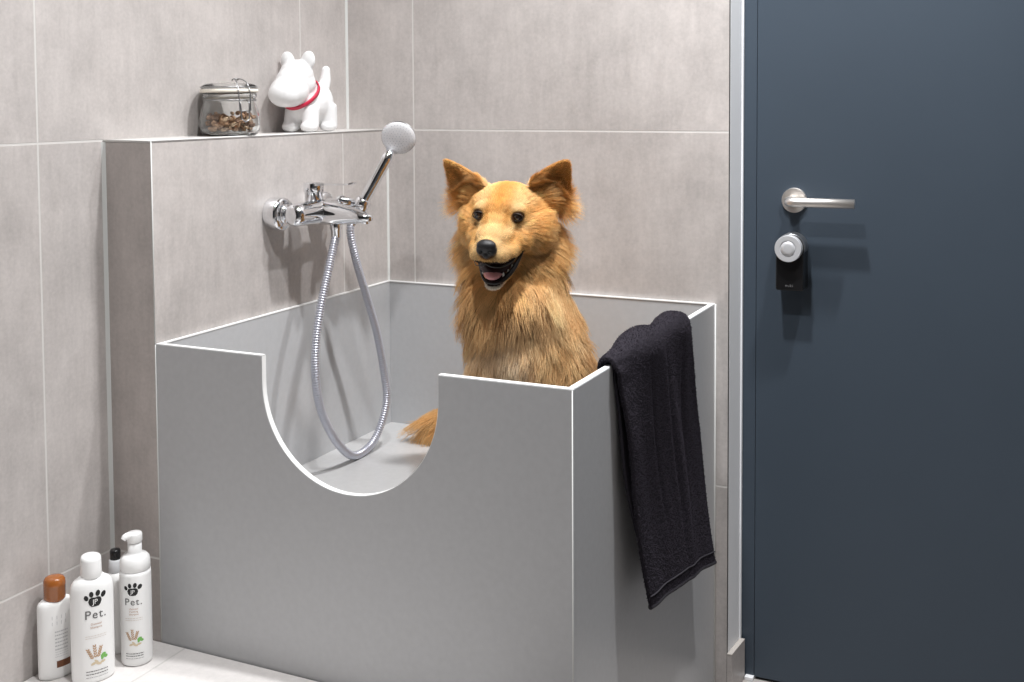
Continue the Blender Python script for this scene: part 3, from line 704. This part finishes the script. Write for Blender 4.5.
# ears: cupped triangles
def ear(tip, inner, outer, face):
    tip, inner, outer = hp(*tip), hp(*inner), hp(*outer)
    N_ = (Rh*face[0]+Ff*face[1]+Uf*face[2]).normalized()
    bc = (inner+outer)/2; ns, nt = 15, 18; front = []; back = []
    for j in range(nt):
        t = j/(nt-1)*.985
        k = (1-t**2.2)**.75*(1-.30*t)*1.0
        c = bc.lerp(tip, t)+(bc-tip).cross(N_).normalized()*0
        hw = (outer-inner)*.5*k
        for i in range(ns):
            s = -1+2*i/(ns-1)
            dep = N_*(-(1-s*s)*hw.length*.62*(1-.45*t))
            th_ = .0075*(1-.30*t)*(1-.20*abs(s))
            p = c+hw*s+dep
            front.append(p+N_*th_*.4); back.append(p-N_*th_)
    vs = front+back; o = ns*nt; fs = []
    for j in range(nt-1):
        for i in range(ns-1):
            q = (j*ns+i, j*ns+i+1, (j+1)*ns+i+1, (j+1)*ns+i); fs.append(q); fs.append(tuple(o+x for x in q[::-1]))
        fs.append((j*ns, (j+1)*ns, o+(j+1)*ns, o+j*ns)); e = ns-1; fs.append((j*ns+e, o+j*ns+e, o+(j+1)*ns+e, (j+1)*ns+e))
    for i in range(ns-1):
        fs.append((i, o+i, o+i+1, i+1)); b_ = (nt-1)*ns; fs.append((b_+i, b_+i+1, o+b_+i+1, o+b_+i))
    db.add(vs, fs)
    return bc, tip, N_
EARS = [ear((-.133, -.022, .084), (-.042, -.012, .036), (-.104, -.044, -.026), (-.42, .88, .0)),
        ear((.119, -.030, .094), (.040, -.014, .044), (.106, -.050, -.022), (.42, .88, .0))]
for bc, tip, N_ in EARS: db.ball(bc+(HC-bc)*.16-N_*.016, (.027, .022, .030), HR)
# neck, chest, trunk
db.tube([hp(0, -.030, -.02), bp(.014, -.045, .93), bp(.030, -.045, .84)], [.062, .078, .090], n=24)
db.ball(bp(.010, -.012, .875), (.082, .062, .075), BR)
db.ball(bp(.014, -.045, .930), (.086, .072, .075), BR)
db.ball(bp(.036, -.050, .790), (.100, .098, .135), BR)
db.ball(bp(.046, -.085, .700), (.108, .115, .150), BR)
db.ball(bp(.055, -.175, .640), (.118, .150, .140), BR)
db.ball(bp(.055, -.225, .595), (.120, .125, .100), BR)
for sx, ofs in ((-1, .0), (1, .0)):
    r0 = .046+sx*.070
    db.ball(bp(r0, -.020, .745), (.040, .046, .075), BR)                                  # shoulder
    db.tube([bp(r0, -.015, .72), bp(r0-.002*sx, -.005, .63), bp(r0-.006*sx, .0, .545), bp(r0-.008*sx, .004, .512)], [.044, .033, .025, .023], n=18)
    db.ball(bp(r0-.008*sx, .020, .5115), (.026, .036, .0165), BR)                          # fore paw
    for q in (-1, 0, 1): db.ball(bp(r0-.008*sx+q*.0135, .046-.003*abs(q), .509), (.0088, .014, .0125), BR)
    r1 = .055+sx*.105
    db.ball(bp(r1, -.150, .590), (.048, .095, .085), BR)                                  # thigh
    db.tube([bp(r1+sx*.012, -.075, .555), bp(r1+sx*.012, -.130, .530), bp(r1+sx*.010, -.150, .512), bp(r1+sx*.008, -.090, .510)], [.036, .028, .022, .021], n=16)
    db.ball(bp(r1+sx*.008, -.068, .5115), (.025, .038, .0165), BR)                         # hind paw
# tail laid to the side
TAIL = [bp(.03, -.300, .560), Vector((.455, -.085, .555)), Vector((.385, -.092, .560)), Vector((.320, -.108, .548)), Vector((.272, -.118, .528))]
tpts = spline(TAIL, 20)
db.tube(tpts, list(np.linspace(.034, .013, 20)), n=16)
SKIN = bpy.data.materials.new('dog_skin'); SKIN.use_nodes = True
nb = SKIN.node_tree.nodes['Principled BSDF']; nb.inputs['Roughness'].default_value = .8; nb.inputs['Specular IOR Level'].default_value = .1
at = SKIN.node_tree.nodes.new('ShaderNodeAttribute'); at.attribute_name = 'tint'; SKIN.node_tree.links.new(at.outputs['Color'], nb.inputs['Base Color'])
dbase = bp(.046, -.10, ZT)
dog = blend_mesh('dog', db, .0032, 10, SKIN, origin=dbase, factor=.55)
tag(dog, 'golden brown long-haired dog with pricked ears sitting in the grey tub, mouth open', 'dog')

# head-frame coordinates of points
hRn = np.array([list(Rh), list(Ff), list(Uf)]); HCn = np.array(HC); DB = np.array(dbase)
def sst(x, a, b): t = np.clip((x-a)/(b-a), 0, 1); return t*t*(3-2*t)
def vnoise(P, scale, seed):
    """smooth value noise"""
    r = np.random.default_rng(seed); T_ = r.random((16, 16, 16)); Q = P*scale+100; i = np.floor(Q).astype(int); f = Q-i; f = f*f*(3-2*f); o = 0
    for dx in (0, 1):
        for dy in (0, 1):
            for dz in (0, 1):
                w = (f[:, 0] if dx else 1-f[:, 0])*(f[:, 1] if dy else 1-f[:, 1])*(f[:, 2] if dz else 1-f[:, 2])
                o = o+w*T_[(i[:, 0]+dx) % 16, (i[:, 1]+dy) % 16, (i[:, 2]+dz) % 16]
    return o
EYES = [np.array((sx*.0377, .058, .0)) for sx in (-1, 1)]
ear_info = []
for bc, tip, N_ in EARS:
    ear_info.append((hRn @ (np.array(bc)-HCn), hRn @ (np.array(tip)-HCn), hRn @ np.array(N_)))
tpn = np.array([list(p) for p in tpts])
def regions(P, Nn):
    """per point: colour, hair length, flow direction (world), density"""
    n = len(P); h = (P-HCn) @ hRn.T; hn = Nn @ hRn.T
    a, b, c = h.T
    d_head = np.linalg.norm(h/np.array((.10, .17, .13)), axis=1)
    wh = 1-sst(-b*.6+(-c)*1.0, .075, .135); wh = wh*(1-sst(d_head, 1.15, 1.6))
    # ears
    we = np.zeros(n); eflow = np.zeros((n, 3)); ein = np.zeros(n); et = np.zeros(n)
    for bc, tp, nn in ear_info:
        ax = tp-bc; l = np.linalg.norm(ax); axn = ax/l; t = (h-bc) @ axn/l
        rad = np.linalg.norm((h-bc)-np.outer(t*l, axn), axis=1)
        w = sst(t, .10, .28)*(1-sst(rad, .045, .06))*(np.abs(a) > .04)
        we = np.maximum(we, w); eflow = np.where((w > .01)[:, None], axn, eflow)
        side = np.sign(bc[0]); inside = sst(hn @ nn, .05, .5)*w; ein = np.maximum(ein, inside); et = np.where(w > .01, t, et)
    # tail
    dt = np.linalg.norm(P[:, None, :]-tpn[None], axis=2); ti = dt.argmin(1); td = dt.min(1)
    wt = (1-sst(td, .045, .06))*(P[:, 0] < .47)*(P[:, 2] < .62)
    tang = np.gradient(tpn, axis=0); tang /= np.linalg.norm(tang, axis=1)[:, None]; tflow = tang[ti]
    # length
    Ln = .046-.010*sst(P[:, 2], .70, .52)
    z = P[:, 2]; ruff = sst(z, .80, .88)*(1-wh); Ln = Ln+.012*ruff
    legs = sst(-z, -.60, -.54); Ln = Ln*(1-.62*legs)
    face = .0090+.006*sst(-b, -.03, .03)+.027*sst(np.abs(a), .044, .070)*sst(-b, -.050, .0)+.026*sst(-c, .025, .070)*sst(-b, -.050, .0)
    muz = sst(b, .055, .085); face = face*(1-muz)+.0042*muz
    face = face-.003*sst(c, .01, .04)*sst(b, -.02, .02)
    Ln = Ln*(1-wh)+face*wh
    base_ear = sst(et, .45, .15)
    Ln = Ln*(1-we)+we*(.0050+.012*ein*sst(et, .75, .2)+.010*base_ear)
    Ln = Ln*(1-wt)+wt*.060
    for e in EYES:
        de = np.linalg.norm((h-e)*np.array((1, .7, 1.15)), axis=1); Ln = Ln*(.22+.78*sst(de, .011, .030)); Ln = np.where(de < .0108, 0, Ln)
    dn = np.linalg.norm(h-np.array((.002, .148, -.037)), axis=1); Ln = Ln*(.35+.65*sst(dn, .016, .04)); Ln = np.where(dn < .0155, 0, Ln)
    # mouth: bare inner faces of the jaws
    mz = -.070-.34*(np.maximum(b, .03)-.03)
    gap = (np.abs(c-(mz-.010)) < .012)*(b > .045)*(np.abs(a) < .046)
    bare = (gap*(np.abs(hn[:, 2]) > .35))*((b > .07) | (np.abs(a) < .030))
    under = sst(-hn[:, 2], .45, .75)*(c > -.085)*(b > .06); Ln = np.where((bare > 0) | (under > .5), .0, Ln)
    # flow
    nose = np.array((.002, .150, -.027)); ff = h-nose; ff /= np.linalg.norm(ff, axis=1)[:, None]+1e-9
    ff[:, 2] -= .25*sst(np.abs(a), .02, .06)+.35*sst(-c, .02, .07)
    ff[:, 0] += np.sign(a)*.25*sst(np.abs(a), .02, .06)
    ff = ff*(1-we)[:, None]+eflow*we[:, None]
    outw = np.sign(a)*np.array(1.0); 
    ef = ein*sst(et, .8, .2); ff[:, 0] += outw*ef*.5
    fw = ff @ hRn
    bc_ = np.array((dbase.x, dbase.y, 0)); rad = P-bc_; rad[:, 2] = 0; rad /= np.linalg.norm(rad, axis=1)[:, None]+1e-9
    bf = np.tile(np.array((0, 0, -1.)), (n, 1))+rad*.22-np.array(cdir)*.18
    fl = fw*wh[:, None]+bf*(1-wh)[:, None]; fl = fl*(1-we)[:, None]+(eflow @ hRn)*we[:, None]*1.0+fl*0
    e2 = (ff @ hRn); fl = fl*(1-we)[:, None]+e2*we[:, None]
    fl = fl*(1-wt)[:, None]+(tflow+np.array((0, 0, -.25)))*wt[:, None]
    # colour (linear)
    gold = np.array((.87, .49, .165)); deep = np.array((.50, .215, .055)); cream = np.array((.92, .66, .34)); tan = np.array((.80, .49, .215)); brown = np.array((.24, .105, .035)); ash = np.array((.80, .64, .46))
    C = np.tile(tan, (n, 1)); 
    def mixc(col, w): 
        nonlocal C
        C = C*(1-w)[:, None]+np.asarray(col)*w[:, None]
    nz1 = vnoise(P, 22, 1); nz2 = vnoise(P*np.array((1, 1, .45)), 45, 2); nz3 = vnoise(P*np.array((1, 1, .35)), 95, 3)
    mixc(deep, (1-wh)*sst(nz2, .48, .70)*.8); mixc(brown, (1-wh)*sst(nz1, .50, .74)*.55); mixc(cream, (1-wh)*sst(nz3, .52, .78)*.55)
    # chest: pale ash bib, lighter ruff tips
    r = (P-np.array(BO)) @ np.array(rdir); f = (P-np.array(BO)) @ np.array(cdir)
    bib = np.exp(-((r-.012)/.034)**2)*sst(-z, -.88, -.80)*sst(f, -.10, 0.0); mixc(ash, bib*(.62+.38*sst(nz2, .3, .6)))
    sh = np.exp(-((r+.045)/.030)**2)*np.exp(-((z-.79)/.022)**2); mixc(ash, sh*.7)
    pf = np.exp(-((r-.075)/.018)**2-((z-.905)/.026)**2)*(1-wh*.5); mixc(cream, pf*.9)
    mixc(brown, .55*np.exp(-((r-.03)/.05)**2)*np.exp(-((z-.865)/.022)**2)*(f > -.06))  # shade under the chin, put into the fur colour as brown
    mixc(gold, wh*.95)
    mixc(cream, wh*.42*sst(c, -.02, .03)*np.exp(-(a/.030)**2)*sst(-b, -.075, -.02)*0+wh*.0)
    mixc((.74, .31, .05), wh*.75*np.exp(-(a/.018)**2)*sst(c, .0, .03))
    mixc(cream, wh*.45*sst(np.abs(a), .016, .034)*sst(c, .008, .03)*(1-we))
    mixc(cream, wh*.55*np.exp(-(a/.022)**2)*sst(b, .07, .10)*sst(c, -.06, -.045))
    mixc(cream, wh*.55*sst(b, .09, .125)*sst(np.abs(a), .006, .02))
    for e in EYES:
        de = np.linalg.norm((h-e)*np.array((1, .5, 1)), axis=1)
        mixc(cream, wh*.75*np.exp(-((h[:, 0]-e[0])/.018)**2-((c-e[2]+.017)/.009)**2)*(b > .02))
        mixc(cream, wh*.70*np.exp(-((h[:, 0]-e[0])/.014)**2-((c-e[2]-.019)/.007)**2)*(b > .02))
        mixc((.10, .045, .02), wh*(1-sst(de, .0105, .0135)))
    mixc((.60, .24, .04), wh*.6*np.exp(-((np.abs(a)-.020)/.006)**2)*np.exp(-((c-.004)/.016)**2)*(b > .03))
    mixc(tan, wh*.6*sst(-c, .03, .06)*sst(np.abs(a), .045, .065)*sst(-b, -.05, .0))
    mixc(gold, we*.6); mixc(deep, we*.10*(1-ein)); mixc((.36, .18, .07), ein*.60*sst(et, .80, .40)*np.exp(-((et-.32)/.22)**2)); mixc(gold, we*.6*sst(et, .7, .95)); mixc(cream, we*.5*sst(et, .25, .05)*ein)
    mixc((.88, .78, .64), wh*sst(b, .07, .10)*sst(-c, .112, .120)*1.0)            # white chin
    mixc(cream, wh*.45*sst(nz3, .45, .7)*sst(np.abs(a), .035, .05)*sst(-c, -.005, .02)*(1-we))
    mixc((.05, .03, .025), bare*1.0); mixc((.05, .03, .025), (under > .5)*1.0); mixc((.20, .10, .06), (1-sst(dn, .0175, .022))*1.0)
    tw = sst(ti/20., .5, .95)*wt; mixc((.84, .46, .15), wt*.8); mixc(cream, wt*.4*sst(nz3, .5, .75)); mixc(deep, tw*.15)
    dens = np.where(Ln > .0005, 1., 0.)
    dens = dens*(1+2.2*wh+1.8*we)
    dens = dens*np.where((z < .60) & (wt < .3), .25, 1)
    return np.clip(C, 0, 1), Ln, fl, dens, wh, we, wt, ein
me = dog.data
nv = len(me.vertices); co = np.empty(nv*3); me.vertices.foreach_get('co', co); co = co.reshape(-1, 3)+DB
vn = np.empty(nv*3); me.vertices.foreach_get('normal', vn); vn = vn.reshape(-1, 3)
Cv = regions(co, vn)[0]
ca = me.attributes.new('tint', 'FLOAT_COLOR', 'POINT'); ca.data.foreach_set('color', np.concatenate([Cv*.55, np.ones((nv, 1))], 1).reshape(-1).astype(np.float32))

FUR = bpy.data.materials.new('dog_fur'); FUR.use_nodes = True
nt = FUR.node_tree; nt.nodes.remove(nt.nodes['Principled BSDF'])
hb = nt.nodes.new('ShaderNodeBsdfPrincipled'); hb.inputs['Roughness'].default_value = .55; hb.inputs['Specular IOR Level'].default_value = .25
at = nt.nodes.new('ShaderNodeAttribute'); at.attribute_name = 'tint'
nt.links.new(at.outputs['Color'], hb.inputs['Base Color']); nt.links.new(hb.outputs[0], nt.nodes['Material Output'].inputs['Surface'])

def grow(name, n, rng, sel, npt, rad):
    P, Nn = scatter(me, lambda c: sel(c), n*1, rng, dbase)
    C, Ln, fl, dens, wh, we, wt, ein = regions(P, Nn)
    keep = (Ln > .0008); P, Nn, C, Ln, fl, wh, we, wt, ein = [x[keep] for x in (P, Nn, C, Ln, fl, wh, we, wt, ein)]; n = len(P)
    fl = fl+ (rng.normal(0, 1, (n, 3)))*(.12+.16*(1-wh)*(1-we))[:, None]
    fl = fl-Nn*(fl*Nn).sum(1)[:, None]; fl /= np.linalg.norm(fl, axis=1)[:, None]+1e-9
    # broad waves turn locks of hair aside together
    w1 = np.stack([vnoise(P, 26, 10+k)-.5 for k in range(3)], 1); fl = fl+w1*(.9*(1-wh)*(1-we))[:, None]
    fl = fl-Nn*(fl*Nn).sum(1)[:, None]; fl /= np.linalg.norm(fl, axis=1)[:, None]+1e-9
    lift = .42*(1-wh)+.34*wh; lift = lift*(1-we)+.40*we+.25*ein; lift = lift*(1-wt)+.35*wt
    Ln = Ln*rng.uniform(.68, 1.12, n)
    t = np.linspace(0, 1, npt)[None, :, None]
    up = Nn*lift[:, None]; g = np.array((0, 0, -.30))*(1-wh*.8)[:, None]*(1-we)[:, None]
    pos = P[:, None]+Ln[:, None, None]*(up[:, None]*(t*1.35-.35*t*t)+fl[:, None]*(t*.80+.22*t*t)*np.sqrt(1-lift**2)[:, None, None]+g[:, None]*t*t)
    # locks: tips gather round guide hairs
    ng = max(1, n//38); gi = rng.choice(n, ng, replace=False); kd = kdtree.KDTree(ng)
    for i, k in enumerate(gi): kd.insert(P[k], i)
    kd.balance(); near = np.array([kd.find(p)[1] for p in P]); gk = gi[near]
    cl = (.62*(1-wh)+.32*wh)*(1-.6*we)*rng.uniform(.5, 1.1, n)
    lead = pos[gk]-P[gk][:, None]; lead = lead/(Ln[gk][:, None, None]+1e-6)*Ln[:, None, None]
    tgt = P[gk][:, None]*.75+P[:, None]*.25+lead
    w = (cl[:, None]*(t[..., 0]**1.3))[..., None]*(np.linalg.norm(P-P[gk], axis=1) < Ln*.9+.004)[:, None, None]
    pos = pos*(1-w)+tgt*w
    jit = rng.normal(0, 1, (n, 1, 3))*(Ln*.035)[:, None, None]*np.sin(t*4+rng.random((n, 1, 1))*6)*t; pos = pos+jit
    gj = rng.normal(1, .11, n)[gk]*rng.normal(1, .06, n)
    CC = np.clip(C*gj[:, None], .01, .97)
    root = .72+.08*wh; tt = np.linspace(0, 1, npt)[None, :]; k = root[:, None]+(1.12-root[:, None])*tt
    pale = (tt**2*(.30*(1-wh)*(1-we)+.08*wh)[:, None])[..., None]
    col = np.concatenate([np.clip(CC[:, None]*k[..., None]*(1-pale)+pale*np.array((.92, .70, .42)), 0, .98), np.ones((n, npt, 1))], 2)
    rr = rad*(1-.30*wh)*np.clip(Ln/.012, .62, 1)
    hc_ = bpy.data.hair_curves.new(name); hc_.add_curves([npt]*n)
    hc_.attributes['position'].data.foreach_set('vector', pos.reshape(-1).astype(np.float32))
    ra = hc_.attributes.get('radius') or hc_.attributes.new('radius', 'FLOAT', 'POINT')
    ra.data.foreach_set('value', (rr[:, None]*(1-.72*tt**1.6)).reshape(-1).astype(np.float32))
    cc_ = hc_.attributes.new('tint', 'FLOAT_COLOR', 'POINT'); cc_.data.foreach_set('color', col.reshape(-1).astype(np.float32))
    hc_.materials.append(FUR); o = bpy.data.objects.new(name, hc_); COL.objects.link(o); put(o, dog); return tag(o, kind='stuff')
def dsel(c):
    C, Ln, fl, dens, *_ = regions(c, np.tile(np.array((0, 0, 0.)), (len(c), 1))+0); return dens
grow('fur', 120000, np.random.default_rng(5), dsel, 7, .00036)

# eyes, nose, mouth
EYE = mat('eye_brown', (.020, .008, .004, 1), rough=.04, coat=1)
for sx in (-1, 1):
    em_ = MB().ball(hp(sx*.0377, .0555, .000), (.0100, .0100, .0088), HR, sub=4)
    eo = em_.build('eye', EYE, dog)
    MB().ball(hp(sx*.0377-.001, .0614, .0000), (.0044, .0044, .0044), HR, sub=3).build('pupil', mat('pupil_black', (.004, .003, .003, 1), rough=.03, coat=1), eo)
    rm = MB(); pts = []
    for k in range(33):
        q = 2*PI*k/32; x = .0104*math.cos(q); z_ = (.0074 if math.sin(q) > 0 else .0066)*math.sin(q)
        pts.append(hp(sx*.0377+x, .0555+.0098*math.sqrt(max(.02, 1-(x/.0128)**2-(z_/.0128)**2)), z_+.0004))
    rm.tube(pts, .0012, n=8); rm.build('eyelid', mat('lid_dark', (.018, .009, .006, 1), rough=.5), eo)
ns = MB()
ns.ball(hp(.002, .1490, -.0305), (.0185, .0130, .0125), HR); ns.ball(hp(-.007, .1470, -.0385), (.0105, .0110, .0110), HR); ns.ball(hp(.0110, .1470, -.0385), (.0105, .0110, .0110), HR); ns.ball(hp(.002, .1475, -.0470), (.0075, .009, .0085), HR)
nose_o = blend_mesh('nose', ns, .0014, 6, mat('nose_black', (.012, .012, .013, 1), rough=.32, bump=.5, bscale=700), dog, origin=hp(0, .148, -.04))
for sx in (-1, 1): MB().ball(hp(.002+sx*.0085, .1578, -.0405), (.0042, .0030, .0026), HR @ Matrix.Rotation(sx*.5, 3, 'Y'), sub=3).build('nostril', mat('nostril_dark', (.002, .002, .002, 1), rough=.8), nose_o)
LIP = mat('lip_black', (.012, .009, .009, 1), rough=.28)
# dark mouth lining between the jaws
MB().ball(hp(0, .066, -.0865), (.0330, .0480, .0165), HR @ Matrix.Rotation(-.22, 3, 'X')).build('mouth_lining', mat('mouth_dark', (.035, .010, .010, 1), rough=.4), dog)
low = spline([hp(.0480, .052, -.0590), hp(.0440, .066, -.0735), hp(.0350, .088, -.0935), hp(.0225, .1045, -.1070), hp(.0120, .1140, -.1115), hp(.002, .1165, -.1122), hp(-.0090, .1140, -.1110), hp(-.0185, .1045, -.1050), hp(-.0260, .090, -.0950), hp(-.0340, .074, -.0830), hp(-.0390, .060, -.0730)], 48)
MB().tube(low, [.0026+.0026*math.exp(-((i/47-.24)/.14)**2) for i in range(48)], n=12).build('lower_lip', LIP, dog)
upp = spline([hp(.0480, .052, -.0580), hp(.0440, .076, -.0640), hp(.0360, .106, -.0730), hp(.0230, .131, -.0745), hp(.0090, .142, -.0710), hp(0, .145, -.0660), hp(-.0090, .142, -.0710), hp(-.0230, .131, -.0745), hp(-.0330, .106, -.0750), hp(-.0370, .080, -.0740), hp(-.0390, .060, -.0720)], 48)
MB().tube(upp, [.0020 if i < 24 else max(.0007, .0020-.00016*(i-24)) for i in range(48)], n=10).build('upper_lip', LIP, dog)
tg = MB(); 
tg.ball(hp(0, .072, -.0860), (.0250, .037, .0095), JR); tg.ball(hp(.001, .099, -.0965), (.0185, .021, .0100), JR)
blend_mesh('tongue', tg, .0020, 6, mat('tongue_pink', (.74, .33, .33, 1), rough=.38, sss=.2), dog, origin=hp(0, .09, -.10))
TOOTH = mat('tooth_white', (.86, .84, .78, 1), rough=.25)
for a_, b_, c_, hgt, rd in ((.0215, .1020, -.1040, .0100, .0028), (-.0190, .1000, -.1020, .0090, .0026), (.0285, .0930, -.0965, .0055, .0028), (.0340, .0840, -.0890, .0050, .0030)):
    MB().tube([hp(a_, b_, c_), hp(a_*.98, b_, c_+hgt*.5), hp(a_*.97, b_-.001, c_+hgt)], [rd, rd*.8, rd*.2], n=10).build('tooth', TOOTH, dog)
for sx in (-1, 1):
    r0 = .046+sx*.070-.008*sx
    for q in (-1, 0, 1): MB().tube([bp(r0+q*.0135, .056-.003*abs(q), .508), bp(r0+q*.0135, .0635-.003*abs(q), .503)], [.0032, .0010], n=8).build('claw', mat('claw_dark', (.05, .035, .03, 1), rough=.4), dog)
# ------------------------------------------------------------------ light and camera
def lamp(name, loc, power, size=.09, color=(1, .95, .90), target=None, spread=180):
    ld = bpy.data.lights.new(name, 'AREA'); ld.shape = 'DISK'; ld.size = size; ld.energy = power; ld.color = color; ld.spread = math.radians(spread)
    ob = bpy.data.objects.new(name, ld); COL.objects.link(ob); ob.location = loc
    d = Vector(target)-Vector(loc) if target else Vector((0, 0, -1))
    ob.rotation_euler = d.to_track_quat('-Z', 'Y').to_euler()
    return ob
LC = (.985, .99, 1.0)
lamp('ceiling_spot', (.93, -.62, 2.53), 19.5, color=LC, spread=140)
lamp('ceiling_spot', (.86, -1.24, 2.53), 14, color=LC, spread=135)
lamp('ceiling_spot', (1.45, -.36, 2.53), 15, color=LC, spread=135)
wd = bpy.data.worlds.new('World'); SC.world = wd; wd.use_nodes = True
wd.node_tree.nodes['Background'].inputs[0].default_value = (.80, .87, 1, 1); wd.node_tree.nodes['Background'].inputs[1].default_value = .07

cd = bpy.data.cameras.new('camera'); co = bpy.data.objects.new('camera', cd); COL.objects.link(co); SC.camera = co
R_ = Matrix(((0.9060853186014789, 0.42306393512569074, -0.005128568106391431), (0.016961316379073534, -0.04843289357113918, -0.9986824162700652), (-0.4227549043613161, 0.9048044880615326, -0.05106005505443985)))
Mc = Matrix((R_[0], -R_[1], -R_[2])).transposed()
co.matrix_world = Matrix.Translation((1.5566554, -2.3562006, 1.2687542)) @ Mc.to_4x4()
cd.sensor_width = 36; cd.lens = 40.52599; cd.shift_x = -.0060133; cd.shift_y = -.1783832; cd.clip_start = .05
SC.view_settings.view_transform = 'Standard'; SC.view_settings.look = 'None'; SC.view_settings.gamma = 1; SC.view_settings.exposure = 0; SC.view_settings.use_curve_mapping = False
